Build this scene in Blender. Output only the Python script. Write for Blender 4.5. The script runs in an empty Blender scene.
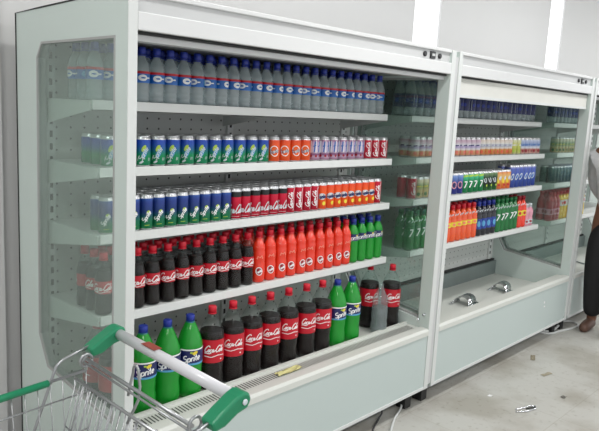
import bpy, math, random
from mathutils import Matrix, Vector
random.seed(7)
PI = math.pi
sc = bpy.context.scene
COL = sc.collection

# ------------------------------------------------------------------ colours and materials
def lin(c):
    r = []
    for v in c:
        v = v / 255.0
        r.append(v / 12.92 if v <= 0.04045 else ((v + 0.055) / 1.055) ** 2.4)
    return (r[0], r[1], r[2], 1.0)

def newmat(name):
    m = bpy.data.materials.new(name); m.use_nodes = True
    nt = m.node_tree
    return m, nt, nt.nodes, nt.links, nt.nodes['Principled BSDF']

def mat(name, c, rough=0.5, metal=0.0, coat=0.0, noise=0.0, nscale=8.0, spec=None):
    m, nt, N, L, P = newmat(name)
    P.inputs['Base Color'].default_value = lin(c)
    P.inputs['Roughness'].default_value = rough
    P.inputs['Metallic'].default_value = metal
    P.inputs['Coat Weight'].default_value = coat
    if spec is not None: P.inputs['Specular IOR Level'].default_value = spec
    if noise:
        tc = N.new('ShaderNodeTexCoord'); n = N.new('ShaderNodeTexNoise'); n.inputs['Scale'].default_value = nscale
        n.inputs['Detail'].default_value = 5
        mx = N.new('ShaderNodeMix'); mx.data_type = 'RGBA'
        a = lin(c); mx.inputs[6].default_value = tuple(v * (1 - noise) for v in a[:3]) + (1,)
        mx.inputs[7].default_value = tuple(min(1, v * (1 + noise)) for v in a[:3]) + (1,)
        L.new(tc.outputs['Object'], n.inputs['Vector']); L.new(n.outputs['Fac'], mx.inputs[0]); L.new(mx.outputs[2], P.inputs['Base Color'])
    return m

def ramp_mat(name, stops, rough=0.3, metal=0.3, axis='Z'):
    """printed colour that runs along the height of a can"""
    m, nt, N, L, P = newmat(name)
    tc = N.new('ShaderNodeTexCoord'); s = N.new('ShaderNodeSeparateXYZ'); cr = N.new('ShaderNodeValToRGB')
    L.new(tc.outputs['Generated'], s.inputs[0]); L.new(s.outputs[axis], cr.inputs[0]); L.new(cr.outputs[0], P.inputs['Base Color'])
    e = cr.color_ramp.elements
    while len(e) < len(stops): e.new(0.5)
    for i, (p, c) in enumerate(stops): e[i].position = p; e[i].color = lin(c)
    P.inputs['Roughness'].default_value = rough; P.inputs['Metallic'].default_value = metal
    return m

def see_through(name, tint, haze, haze_col, ior=1.45, rough=0.03, noisy=False):
    """thin clear sheet: mostly transparent, a share of milky surface, fresnel gloss"""
    m, nt, N, L, P = newmat(name); N.remove(P)
    out = N['Material Output']
    t = N.new('ShaderNodeBsdfTransparent'); t.inputs[0].default_value = lin(tint)
    d = N.new('ShaderNodeBsdfPrincipled'); d.inputs['Base Color'].default_value = lin(haze_col); d.inputs['Roughness'].default_value = 0.5
    g = N.new('ShaderNodeBsdfGlossy'); g.inputs['Roughness'].default_value = rough
    lw = N.new('ShaderNodeLayerWeight'); pw = N.new('ShaderNodeMath'); pw.operation = 'POWER'; pw.inputs[1].default_value = 5
    fr = N.new('ShaderNodeMath'); fr.operation = 'MULTIPLY_ADD'; fr.inputs[1].default_value = .8; fr.inputs[2].default_value = ((ior - 1) / (ior + 1)) ** 2
    L.new(lw.outputs['Facing'], pw.inputs[0]); L.new(pw.outputs[0], fr.inputs[0])
    m1 = N.new('ShaderNodeMixShader'); m1.inputs[0].default_value = haze
    m2 = N.new('ShaderNodeMixShader')
    L.new(t.outputs[0], m1.inputs[1]); L.new(d.outputs[0], m1.inputs[2])
    if noisy:
        tc = N.new('ShaderNodeTexCoord'); n = N.new('ShaderNodeTexNoise'); n.inputs['Scale'].default_value = 6
        mr = N.new('ShaderNodeMapRange'); mr.inputs[3].default_value = haze * .75; mr.inputs[4].default_value = haze * 1.25
        L.new(tc.outputs['Object'], n.inputs['Vector']); L.new(n.outputs['Fac'], mr.inputs[0]); L.new(mr.outputs[0], m1.inputs[0])
    L.new(fr.outputs[0], m2.inputs[0]); L.new(m1.outputs[0], m2.inputs[1]); L.new(g.outputs[0], m2.inputs[2])
    L.new(m2.outputs[0], out.inputs['Surface'])
    return m

def emit(name, c, s):
    m, nt, N, L, P = newmat(name); N.remove(P)
    e = N.new('ShaderNodeEmission'); e.inputs[0].default_value = lin(c); e.inputs[1].default_value = s
    L.new(e.outputs[0], N['Material Output'].inputs['Surface'])
    return m

def floor_mat():
    m, nt, N, L, P = newmat('floor_tile')
    tc = N.new('ShaderNodeTexCoord')
    n1 = N.new('ShaderNodeTexNoise'); n1.inputs['Scale'].default_value = 2.2; n1.inputs['Detail'].default_value = 8
    n2 = N.new('ShaderNodeTexNoise'); n2.inputs['Scale'].default_value = 30; n2.inputs['Detail'].default_value = 6
    b = N.new('ShaderNodeTexBrick'); b.offset = 0.0
    b.inputs['Scale'].default_value = 1.0; b.inputs['Brick Width'].default_value = .6; b.inputs['Row Height'].default_value = .6
    b.inputs['Mortar Size'].default_value = .0018; b.inputs['Mortar Smooth'].default_value = .3
    b.inputs['Color1'].default_value = lin((188, 187, 181)); b.inputs['Color2'].default_value = lin((185, 184, 178)); b.inputs['Mortar'].default_value = lin((168, 164, 154))
    L.new(tc.outputs['Object'], b.inputs['Vector']); L.new(tc.outputs['Object'], n1.inputs['Vector']); L.new(tc.outputs['Object'], n2.inputs['Vector'])
    r1 = N.new('ShaderNodeValToRGB'); r1.color_ramp.elements[0].position = .38; r1.color_ramp.elements[0].color = lin((222, 218, 212)); r1.color_ramp.elements[1].position = .55; r1.color_ramp.elements[1].color = (1, 1, 1, 1)
    r2 = N.new('ShaderNodeValToRGB'); r2.color_ramp.elements[0].position = .30; r2.color_ramp.elements[0].color = lin((226, 224, 220)); r2.color_ramp.elements[1].position = .42; r2.color_ramp.elements[1].color = (1, 1, 1, 1)
    mx = N.new('ShaderNodeMix'); mx.data_type = 'RGBA'; mx.blend_type = 'MULTIPLY'; mx.inputs[0].default_value = 1
    my = N.new('ShaderNodeMix'); my.data_type = 'RGBA'; my.blend_type = 'MULTIPLY'; my.inputs[0].default_value = .8
    L.new(n1.outputs['Fac'], r1.inputs[0]); L.new(n2.outputs['Fac'], r2.inputs[0])
    L.new(b.outputs['Color'], mx.inputs[6]); L.new(r1.outputs[0], mx.inputs[7]); L.new(mx.outputs[2], my.inputs[6]); L.new(r2.outputs[0], my.inputs[7])
    L.new(my.outputs[2], P.inputs['Base Color']); P.inputs['Roughness'].default_value = .45
    return m

def perforated_mat():
    m, nt, N, L, P = newmat('perforated_back')
    tc = N.new('ShaderNodeTexCoord'); s = N.new('ShaderNodeSeparateXYZ'); L.new(tc.outputs['Object'], s.inputs[0])
    def cell(sock, pitch):
        a = N.new('ShaderNodeMath'); a.operation = 'DIVIDE'; a.inputs[1].default_value = pitch
        f = N.new('ShaderNodeMath'); f.operation = 'FRACT'; g = N.new('ShaderNodeMath'); g.operation = 'SUBTRACT'; g.inputs[1].default_value = .5
        q = N.new('ShaderNodeMath'); q.operation = 'MULTIPLY'; q.inputs[1].default_value = pitch
        p = N.new('ShaderNodeMath'); p.operation = 'POWER'; p.inputs[1].default_value = 2
        L.new(sock, a.inputs[0]); L.new(a.outputs[0], f.inputs[0]); L.new(f.outputs[0], g.inputs[0]); L.new(g.outputs[0], q.inputs[0]); L.new(q.outputs[0], p.inputs[0])
        return p.outputs[0]
    ad = N.new('ShaderNodeMath'); ad.operation = 'ADD'
    L.new(cell(s.outputs['X'], .06), ad.inputs[0]); L.new(cell(s.outputs['Z'], .045), ad.inputs[1])
    lt = N.new('ShaderNodeMath'); lt.operation = 'LESS_THAN'; lt.inputs[1].default_value = .0045 ** 2
    L.new(ad.outputs[0], lt.inputs[0])
    mx = N.new('ShaderNodeMix'); mx.data_type = 'RGBA'; mx.inputs[6].default_value = lin((206, 208, 204)); mx.inputs[7].default_value = lin((60, 60, 58))
    L.new(lt.outputs[0], mx.inputs[0]); L.new(mx.outputs[2], P.inputs['Base Color']); P.inputs['Roughness'].default_value = .5
    return m

M = dict(
    case=mat('case_white_enamel', (212, 215, 213), .35, coat=.2),
    case_side=mat('case_side_green_white', (205, 217, 212), .4),
    fascia=mat('fascia_light_grey', (214, 215, 215), .4),
    fascia_grey=mat('fascia_grey_band', (196, 197, 197), .45),
    front=mat('front_panel_pale_green', (188, 200, 197), .4, coat=.1),
    rail=mat('rail_offwhite', (210, 212, 206), .4),
    shelf=mat('shelf_white', (218, 220, 218), .4),
    under=mat('inner_liner_grey', (170, 171, 170), .5),
    back=perforated_mat(),
    liner=mat('ceiling_liner_grey', (140, 141, 141), .5),
    petc=see_through('clear_empty_bottle_plastic', (238, 243, 243), .16, (205, 212, 212), 1.45, .05),
    metal=mat('galvanised_sheet', (150, 160, 160), .35, .6, noise=.12),
    dark=mat('dark_gap', (45, 46, 46), .7),
    black=mat('black_rubber', (22, 22, 23), .5),
    blackpl=mat('black_plastic_switch', (40, 40, 42), .35),
    grille_dark=mat('grille_slot_dark', (70, 72, 70), .7),
    blind=mat('night_blind_fabric', (214, 214, 208), .7, noise=.05),
    chrome=mat('chrome', (225, 226, 230), .12, 1.0),
    wire=mat('cart_wire_chrome', (168, 170, 172), .3, .8),
    cartgreen=mat('cart_green_plastic', (22, 128, 88), .35),
    carthandle=mat('cart_handle_grey', (214, 214, 218), .3, coat=.3),
    redprint=mat('red_brown_print', (140, 62, 50), .5),
    wall=mat('wall_paint', (222, 222, 221), .8, noise=.02, nscale=2),
    ceil=mat('ceiling_paint', (225, 225, 225), .8),
    floor=floor_mat(),
    lamp=emit('lamp_tube', (255, 255, 255), 6.0),
    slot=emit('daylight_in_window', (250, 252, 255), 1.6),
    glass=see_through('side_glass', (246, 251, 249), .035, (200, 212, 206), 1.5, noisy=True),
    glass_out=see_through('side_glass_painted_veil', (240, 247, 244), .14, (196, 210, 202), 1.5, noisy=True),  # veil of room reflections put into the surface colour as milky haze
    pet=see_through('clear_bottle_plastic', (244, 248, 247), .015, (210, 218, 216), 1.33, .16),
    petw=see_through('water_bottle_plastic', (240, 246, 246), .30, (216, 226, 228), 1.45, .1),
    petg=see_through('green_bottle_plastic', (70, 215, 90), .62, (14, 172, 48), 1.45, .08),
    petg2=see_through('deep_green_bottle_plastic', (40, 165, 80), .7, (10, 128, 58), 1.45, .08),
    silver=mat('can_aluminium', (205, 206, 208), .28, .85),
    white=mat('print_white', (240, 240, 240), .4),
    offwhite=mat('print_grey_white', (206, 214, 218), .4),
    navy=mat('print_navy', (26, 34, 92), .35),
    blue=mat('print_blue', (24, 98, 178), .35),
    skyblue=mat('print_sky_blue', (88, 160, 205), .4),
    red=mat('print_red', (190, 10, 36), .35),
    darkred=mat('print_dark_red', (150, 12, 34), .35),
    yellow=mat('print_yellow', (232, 210, 60), .4),
    lime=mat('print_lime', (176, 205, 70), .4),
    capred=mat('cap_red', (205, 18, 44), .35),
    capblue=mat('cap_blue', (30, 50, 150), .35),
    capnavy=mat('cap_dark_blue', (36, 38, 110), .35),
    capgreen=mat('cap_green', (18, 110, 58), .35),
    cola=mat('cola_liquid', (22, 9, 8), .35, spec=.2),
    orange_liquid=mat('orange_drink', (226, 52, 26), .2, coat=.4),
    orange_pale=mat('orange_pale_print_and_highlight', (236, 128, 108), .4),
    orange2=mat('orange_drink_amber', (226, 84, 30), .2, coat=.4),
    yellow_liquid=mat('yellow_drink', (214, 186, 56), .2, coat=.3),
    red_liquid=mat('red_drink', (176, 40, 50), .2, coat=.3),
    pink=mat('pink_drink', (216, 150, 168), .35, coat=.3),
    bluebody=mat('blue_cola_body', (28, 60, 148), .2, coat=.3),
    darkbody=mat('dark_cola_body', (18, 18, 32), .15, coat=.4),
    paper=mat('yellow_paper', (205, 200, 140), .7),
    skin=mat('skin', (120, 82, 62), .5),
    hair=mat('hair_black', (22, 18, 17), .6),
    shirt=mat('shirt_white_grey', (206, 206, 208), .8, noise=.1, nscale=30),
    trousers=mat('trousers_black', (24, 24, 26), .8),
    shoe=mat('shoe_brown', (92, 66, 54), .5),
    cablew=mat('cable_white', (206, 208, 206), .45),
    cabled=mat('cable_dark', (60, 60, 62), .5),
)
M['can_ll'] = ramp_mat('lemon_lime_can_print', [(0, (20, 132, 92)), (.38, (14, 140, 88)), (.62, (36, 92, 150)), (.8, (26, 70, 168)), (1, (22, 60, 150))])
M['can_ll_slim'] = ramp_mat('slim_lemon_lime_can_print', [(0, (10, 122, 66)), (.3, (20, 116, 84)), (.52, (34, 60, 118)), (.8, (32, 54, 128)), (1, (48, 92, 160))])
M['can_or'] = ramp_mat('orange_can_print', [(0, (226, 74, 30)), (.5, (238, 100, 28)), (1, (222, 62, 34))])
M['can_purple'] = ramp_mat('purple_can_print', [(0, (120, 50, 90)), (.2, (200, 170, 195)), (.3, (130, 70, 120)), (.42, (205, 190, 210)), (.8, (190, 165, 195)), (.9, (150, 80, 120)), (1, (190, 150, 175))])
M['can_red'] = ramp_mat('red_can_print', [(0, (172, 8, 44)), (1, (190, 12, 48))])
M['can_zero'] = ramp_mat('red_can_black_top_print', [(0, (182, 8, 44)), (.74, (196, 12, 52)), (.76, (24, 26, 26)), (1, (30, 32, 32))], .3)
for k in ('can_zero',):
    cr = [n for n in M[k].node_tree.nodes if n.type == 'VALTORGB'][0]; cr.color_ramp.interpolation = 'LINEAR'
M['can_milk1'] = ramp_mat('lilac_white_can_print', [(0, (225, 222, 226)), (.1, (216, 150, 110)), (.3, (222, 170, 120)), (.38, (230, 228, 232)), (.52, (176, 160, 205)), (.62, (228, 226, 234)), (.85, (206, 170, 190)), (1, (230, 228, 232))], .45, 0)
M['can_milk2'] = ramp_mat('cream_orange_can_print', [(0, (225, 215, 200)), (.1, (216, 140, 80)), (.35, (220, 150, 70)), (.42, (235, 230, 222)), (.6, (150, 156, 190)), (.68, (236, 232, 228)), (1, (226, 200, 176))], .45, 0)
M['can_milk3'] = ramp_mat('lime_white_can_print', [(0, (222, 220, 170)), (.3, (190, 196, 80)), (.6, (208, 210, 120)), (1, (230, 228, 205))], .45, 0)
M['can_milk4'] = ramp_mat('blue_white_can_print', [(0, (220, 190, 180)), (.3, (196, 120, 104)), (.42, (226, 228, 236)), (.6, (120, 150, 205)), (1, (226, 228, 238))], .45, 0)
M['can_pb'] = ramp_mat('purple_blue_can_print', [(0, (36, 48, 130)), (.5, (44, 44, 130)), (.8, (90, 120, 180)), (1, (150, 170, 205))])
M['can_gr'] = ramp_mat('green_can_print', [(0, (10, 118, 66)), (.6, (14, 136, 78)), (.85, (70, 190, 140)), (1, (60, 150, 110))])
M['can_bg'] = ramp_mat('black_green_can_print', [(0, (30, 110, 50)), (.4, (26, 40, 30)), (.7, (30, 60, 40)), (1, (130, 160, 110))])
M['can_mix'] = ramp_mat('orange_yellow_can_print', [(0, (208, 84, 40)), (.4, (226, 140, 60)), (.7, (216, 180, 110)), (1, (220, 110, 60))])
M['can_bl'] = ramp_mat('tall_blue_can_print', [(0, (36, 60, 140)), (.5, (60, 88, 170)), (.85, (80, 96, 170)), (1, (170, 176, 210))])
M['can_beige'] = ramp_mat('beige_green_can_print', [(0, (186, 170, 130)), (.4, (196, 180, 130)), (.6, (110, 150, 90)), (.8, (206, 200, 170)), (1, (205, 196, 170))], .4, .2)
M['can_teal'] = ramp_mat('dark_teal_can_print', [(0, (40, 70, 62)), (.6, (50, 84, 74)), (1, (110, 130, 126))])

# ------------------------------------------------------------------ mesh builder
class MB:
    def __init__(s): s.v = []; s.f = []; s.m = []; s.sm = []; s.mats = []
    def mi(s, m):
        if m not in s.mats: s.mats.append(m)
        return s.mats.index(m)
    def add(s, vs, fs, m, smooth=False):
        o = len(s.v); s.v += [tuple(p) for p in vs]; k = s.mi(m)
        for f in fs: s.f.append(tuple(i + o for i in f)); s.m.append(k); s.sm.append(smooth)
    def box(s, x0, x1, y0, y1, z0, z1, m):
        s.add([(x, y, z) for z in (z0, z1) for y in (y0, y1) for x in (x0, x1)],
              [(0, 2, 3, 1), (4, 5, 7, 6), (0, 1, 5, 4), (2, 6, 7, 3), (0, 4, 6, 2), (1, 3, 7, 5)], m)
    def lathe(s, prof, mats, seg=20, cx=0, cy=0, cz=0, top=True, bottom=True):
        """prof [(r,z)...]; mats: one, or one per ring"""
        n = len(prof)
        vs = [(cx + r * math.sin(2 * PI * i / seg), cy - r * math.cos(2 * PI * i / seg), cz + z) for r, z in prof for i in range(seg)]
        o = len(s.v); s.v += vs
        for j in range(n - 1):
            mm = mats[j] if isinstance(mats, (list, tuple)) else mats; k = s.mi(mm)
            for i in range(seg):
                a = o + j * seg + i; b = o + j * seg + (i + 1) % seg
                s.f.append((a, b, b + seg, a + seg)); s.m.append(k); s.sm.append(True)
        ml = mats[-1] if isinstance(mats, (list, tuple)) else mats; mf = mats[0] if isinstance(mats, (list, tuple)) else mats
        if top and prof[-1][0] > 1e-5: s.f.append(tuple(o + (n - 1) * seg + i for i in range(seg))); s.m.append(s.mi(ml)); s.sm.append(False)
        if bottom and prof[0][0] > 1e-5: s.f.append(tuple(o + i for i in reversed(range(seg)))); s.m.append(s.mi(mf)); s.sm.append(False)
    def tube(s, pts, r, m, seg=8, cap=True):
        pts = [Vector(p) for p in pts]; n = len(pts); o = len(s.v); k = s.mi(m)
        up = None
        for i, p in enumerate(pts):
            t = (pts[min(i + 1, n - 1)] - pts[max(i - 1, 0)]).normalized()
            if up is None:
                up = Vector((0, 0, 1)) if abs(t.z) < .9 else Vector((1, 0, 0))
            u = t.cross(up).normalized(); w = u.cross(t).normalized(); up = w
            for j in range(seg):
                a = 2 * PI * j / seg; q = p + u * (r * math.cos(a)) + w * (r * math.sin(a)); s.v.append(tuple(q))
        for i in range(n - 1):
            for j in range(seg):
                a = o + i * seg + j; b = o + i * seg + (j + 1) % seg
                s.f.append((a, b, b + seg, a + seg)); s.m.append(k); s.sm.append(True)
        if cap:
            s.f.append(tuple(o + j for j in reversed(range(seg)))); s.m.append(k); s.sm.append(False)
            s.f.append(tuple(o + (n - 1) * seg + j for j in range(seg))); s.m.append(k); s.sm.append(False)
    def prism_x(s, poly, x0, x1, m):
        """poly in (y,z), extruded along x"""
        n = len(poly)
        vs = [(x0, y, z) for y, z in poly] + [(x1, y, z) for y, z in poly]
        fs = [tuple(range(n)), tuple(reversed(range(n, 2 * n)))] + [(i, i + n, (i + 1) % n + n, (i + 1) % n) for i in range(n)]
        s.add(vs, fs, m)
    def frame_x(s, outer, inner, x0, x1, m):
        n = len(outer)
        vs = [(x0, *p) for p in outer] + [(x0, *p) for p in inner] + [(x1, *p) for p in outer] + [(x1, *p) for p in inner]
        fs = []
        for i in range(n):
            j = (i + 1) % n
            fs += [(i, j, n + j, n + i), (2 * n + i, 3 * n + i, 3 * n + j, 2 * n + j), (i, 2 * n + i, 2 * n + j, j), (n + i, n + j, 3 * n + j, 3 * n + i)]
        s.add(vs, fs, m)
    def wrap(s, pts, w, R, m):
        """a stroke of width w through pts (u,z) laid on a cylinder of radius R, front at -Y"""
        P = []
        for (a, b) in zip(pts[:-1], pts[1:]):
            d = math.hypot(b[0] - a[0], b[1] - a[1]); n = max(1, int(d / (.22 * R)))
            for i in range(n): P.append((a[0] + (b[0] - a[0]) * i / n, a[1] + (b[1] - a[1]) * i / n))
        P.append(pts[-1])
        vs = []
        for i, p in enumerate(P):
            a = P[max(i - 1, 0)]; b = P[min(i + 1, len(P) - 1)]
            dx, dz = b[0] - a[0], b[1] - a[1]; l = math.hypot(dx, dz) or 1; nx, nz = -dz / l * w / 2, dx / l * w / 2
            for q in ((p[0] + nx, p[1] + nz), (p[0] - nx, p[1] - nz)):
                vs.append((R * math.sin(q[0] / R), -R * math.cos(q[0] / R), q[1]))
        s.add(vs, [(2 * i, 2 * i + 1, 2 * i + 3, 2 * i + 2) for i in range(len(P) - 1)], m)
    def disc(s, u, z, ru, rz, R, m, n=14, tilt=0):
        vs = []; fs = []
        def pt(a, b):
            ca, sa = math.cos(tilt), math.sin(tilt); a, b = a * ca - b * sa, a * sa + b * ca
            return (R * math.sin((u + a) / R), -R * math.cos((u + a) / R), z + b)
        vs.append(pt(0, 0))
        for k in (.5, 1):
            for i in range(n): vs.append(pt(ru * k * math.cos(2 * PI * i / n), rz * k * math.sin(2 * PI * i / n)))
        for i in range(n):
            j = (i + 1) % n; fs.append((0, 1 + i, 1 + j)); fs.append((1 + i, 1 + n + i, 1 + n + j, 1 + j))
        s.add(vs, fs, m)
    def build(s, name, parent=None, bevel=0):
        me = bpy.data.meshes.new(name); me.from_pydata(s.v, [], s.f)
        for m in s.mats: me.materials.append(m)
        me.polygons.foreach_set('material_index', s.m); me.polygons.foreach_set('use_smooth', s.sm); me.update()
        o = bpy.data.objects.new(name, me); COL.objects.link(o)
        if parent: o.parent = parent
        if bevel:
            b = o.modifiers.new('bevel', 'BEVEL'); b.width = bevel; b.segments = 2; b.limit_method = 'ANGLE'
        return o

def empty(name, loc=(0, 0, 0), rz=0):
    o = bpy.data.objects.new(name, None); COL.objects.link(o); o.location = loc; o.rotation_euler = (0, 0, rz); return o
def tag(o, label=None, cat=None, group=None, kind=None):
    if label: o['label'] = label
    if cat: o['category'] = cat
    if group: o['group'] = group
    if kind: o['kind'] = kind
    return o
def copy_tree(o, parent=None):
    c = o.copy(); COL.objects.link(c)
    if parent: c.parent = parent
    for ch in list(o.children):
        if ch.name in bpy.data.objects: copy_tree(ch, c)
    return c

ORD = ['zeroth', 'first', 'second', 'third', 'fourth', 'fifth', 'sixth', 'seventh', 'eighth', 'ninth', 'tenth', 'eleventh', 'twelfth', 'thirteenth', 'fourteenth', 'fifteenth', 'sixteenth', 'seventeenth', 'eighteenth', 'nineteenth', 'twentieth', 'twenty-first', 'twenty-second', 'twenty-third', 'twenty-fourth', 'twenty-fifth', 'twenty-sixth', 'twenty-seventh', 'twenty-eighth', 'twenty-ninth', 'thirtieth', 'thirty-first']

# ------------------------------------------------------------------ lettering as strokes
def arc(cx, cy, rx, ry, a0, a1, n=8):
    return [(cx + rx * math.cos(math.radians(a0 + (a1 - a0) * i / n)), cy + ry * math.sin(math.radians(a0 + (a1 - a0) * i / n))) for i in range(n + 1)]
GL = {
    'S': (.62, [arc(.3, .74, .26, .24, 40, 270) [:] + arc(.3, .26, .27, .25, 90, -140)]),
    'p': (.58, [[(.08, .6), (.08, -.3)], arc(.3, .3, .22, .28, 180, -180)]),
    'r': (.4, [[(.08, .6), (.08, 0)], arc(.28, .3, .2, .28, 180, 60)]),
    'i': (.22, [[(.1, .58), (.1, 0)], [(.1, .78), (.1, .9)]]),
    't': (.4, [[(.18, .95), (.18, .15), (.34, 0)], [(.0, .6), (.36, .6)]]),
    'e': (.55, [[(.06, .3), (.48, .3)] + arc(.27, .3, .21, .28, 0, 320)]),
    'F': (.6, [[(.1, 0), (.1, 1), (.58, 1)], [(.1, .52), (.48, .52)]]),
    'a': (.56, [arc(.25, .28, .2, .28, 0, 360), [(.46, .58), (.46, 0)]]),
    'n': (.56, [[(.08, .6), (.08, 0)], arc(.26, .3, .18, .28, 180, 0) + [(.44, 0)]]),
    '7': (.6, [[(.05, 1), (.55, 1), (.22, 0)]]),
    'U': (.6, [[(.06, 1), (.06, .3)] + arc(.28, .3, .22, .3, 180, 360) + [(.5, 1)]]),
    'P': (.6, [[(.08, 0), (.08, 1), (.4, 1)] + arc(.36, .75, .2, .25, 90, -90) + [(.08, .5)]]),
}
def text(t):
    out = []; x = 0
    for c in t:
        w, st = GL[c]
        for s in st: out.append([(px + x, py) for px, py in s])
        x += w
    return out, x, 1.0
def script():
    """the flowing two-word script of the red cola labels"""
    def C(x, s=1.0): return [(x + 2.5 * s, 2.3), (x + 2.2 * s, 2.85), (x + 1.5 * s, 2.9), (x + .8 * s, 2.3), (x + .35 * s, 1.3), (x + .4 * s, .5), (x + .9 * s, .05), (x + 1.6 * s, .25), (x + 2.0 * s, .7)]
    o = [C(0), arc(2.5, .7, .38, .6, 0, 360), arc(3.6, .7, .42, .6, 60, 310), arc(4.6, .7, .38, .6, 0, 360), [(5.0, 1.3), (5.0, .3), (5.3, .1), (5.7, .6)], [(5.6, .8), (6.1, .8)],
         C(6.0), arc(8.5, .7, .38, .6, 0, 360), [(9.0, .6), (9.5, 2.2), (9.75, 2.8), (9.55, 2.9), (9.3, 2.0), (9.2, .5), (9.5, .1)], arc(10.2, .7, .38, .6, 0, 360), [(10.6, 1.3), (10.6, .3), (11.0, .1)],
         [(.9, .05), (.6, -.5), (1.6, -.35), (3.2, -.6), (4.2, -.2)]]
    return o, 11.0, 3.0
def put(mb, strokes, size, R, m, width, u0=0, z0=0, rot=0, shear=0.0, sx=1.0):
    """centre the strokes on (u0,z0), scaled so that their height is size"""
    st, w, h = strokes; k = size / h
    ca, sa = math.cos(rot), math.sin(rot)
    for s in st:
        q = []
        for x, y in s:
            y -= h / 2; x = (x - w / 2) * sx + y * shear
            x *= k; y *= k
            q.append((u0 + x * ca - y * sa, z0 + x * sa + y * ca))
        mb.wrap(q, width, R, m)

SPR, FAN, COK = text('Sprite'), text('Fanta'), script()

# ------------------------------------------------------------------ products (one prototype of each kind, origin at the base)
def can_proto(name, body, R=.033, h=.116, deco=None, dark_rim=False):
    b = MB()
    prof = [(R * .78, 0), (R * .82, .001), (R, .007), (R, h - .014), (R * .86, h - .004)]
    b.lathe(prof, [M['silver'], M['silver'], body, M['silver']], 20, top=False)
    if deco: deco(b, R + .0005, h)
    o = b.build(name)
    l = MB()
    l.lathe([(R * .86, h - .005), (R * .9, h - .001), (R * .86, h), (R * .8, h - .001), (R * .77, h - .005), (.0001, h - .005)], M['silver'], 20, top=False, bottom=False)
    l.box(-.004, .004, -.014, .006, h - .0045, h - .0035, M['silver']); l.lathe([(.007, 0), (.007, .001)], M['silver'], 10, 0, -.011, h - .0045)
    l.build('can_lid', o)
    return o

def bottle_proto(name, prof, body_mat, cap_mat, cap=(.0155, .02), label=None, liquid=None, seg=20, deco=None, capname='cap', ribs=None):
    """prof [(r,z)], last point = neck top under the cap. label (r, z0, z1, mat, deco, extra bands)"""
    b = MB(); b.lathe(prof, body_mat, seg)
    if deco: deco(b)
    o = b.build(name)
    zt = prof[-1][1]
    if cap:
        c = MB(); r, hc = cap
        c.lathe([(r, zt - hc * .55), (r, zt + hc * .38), (r * .9, zt + hc * .45)], cap_mat, 14)
        c.lathe([(r * 1.06, zt - hc * .8), (r * 1.06, zt - hc * .62)], cap_mat, 14)
        c.build(capname, o)
    if label:
        r, z0, z1, m, dec = label[:5]
        l = MB(); l.lathe([(r, z0), (r, z1)], m, seg, top=False, bottom=False)
        if dec: dec(l, r + .0006, z0, z1)
        l.build('label', o)
    if liquid:
        lm, zl, nm = liquid
        pr = []
        for (r, z) in prof:
            if z < zl: pr.append((max(r - .0015, .001), max(z, .002)))
        # cut at the level
        for (a, c2) in zip(prof[:-1], prof[1:]):
            if a[1] < zl <= c2[1]:
                t = (zl - a[1]) / (c2[1] - a[1]); pr.append((a[0] + (c2[0] - a[0]) * t - .0015, zl))
        q = MB(); q.lathe(pr, lm, seg); q.build(nm, o)
    return o

W = M['white']
def d_ll(b, R, h):
    b.disc(.001, h * .6, .0075, .014, R, M['lime'], tilt=-.5); b.disc(.003, h * .42, .009, .018, R, M['skyblue'], tilt=-.4)
    put(b, SPR, .019, R + .0004, M['offwhite'], .003, 0, h * .44, rot=1.05, shear=.2)
    for u in (-.022, .02, .026): b.wrap([(u, h * .2), (u + .002, h * .3)], .002, R, M['offwhite'])
    b.disc(-.008, h * .15, .009, .004, R, M['offwhite'], tilt=.5)
def d_ll2(b, R, h):
    put(b, SPR, .017, R + .0004, W, .0035, .002, h * .4, rot=.95, shear=.2)
    b.disc(.008, h * .52, .008, .005, R, M['lime'], tilt=.6)
    b.wrap([(-.006, h * .14), (.014, h * .15)], .0022, R, M['lime'])
def d_or(b, R, h):
    b.disc(0, h * .45, .021, .025, R, M['white'], tilt=.3); b.disc(0, h * .45, .017, .021, R + .0004, M['can_or'], tilt=.3)
    put(b, FAN, .018, R + .0008, M['navy'], .0055, 0, h * .45, rot=.25, sx=.8); put(b, FAN, .018, R + .0012, W, .0016, 0, h * .45, rot=.25, sx=.8)
def d_or2(b, R, h):
    b.disc(0, h * .5, .021, .016, R, M['offwhite']); put(b, FAN, .02, R + .0004, M['navy'], .005, 0, h * .5, rot=.15, sx=.8)
    b.disc(.012, h * .25, .01, .01, R, M['yellow'])
def d_pu(b, R, h):
    for u in (-.05, -.025, 0, .025, .05):
        b.wrap([(u, h * .38), (u + .003, h * .82)], .006, R, M['blue']); b.wrap([(u - .006, h * .62), (u + .01, h * .66)], .005, R, M['blue'])
        b.disc(u + .01, h * .22, .006, .006, R, M['darkred'])
        b.wrap([(u + .009, h * .35), (u + .009, h * .85)], .004, R, M['white'])
def d_ck(b, R, h):
    put(b, COK, .021, R, W, .0034, 0, h * .48, rot=PI / 2, shear=.25, sx=1.0)
    b.wrap([(.017, h * .12), (.02, h * .4), (.015, h * .7), (.019, h * .88)], .0025, R, W)
def d_zero(b, R, h):
    put(b, COK, .04, R, M['offwhite'], .0046, 0, h * .36, shear=.3, sx=.56); put(b, COK, .04, R, M['offwhite'], .0046, PI * R, h * .36, shear=.3, sx=.56)
    b.wrap([(-.02, h * .12), (.02, h * .12)], .0012, R, M['offwhite'])

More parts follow.
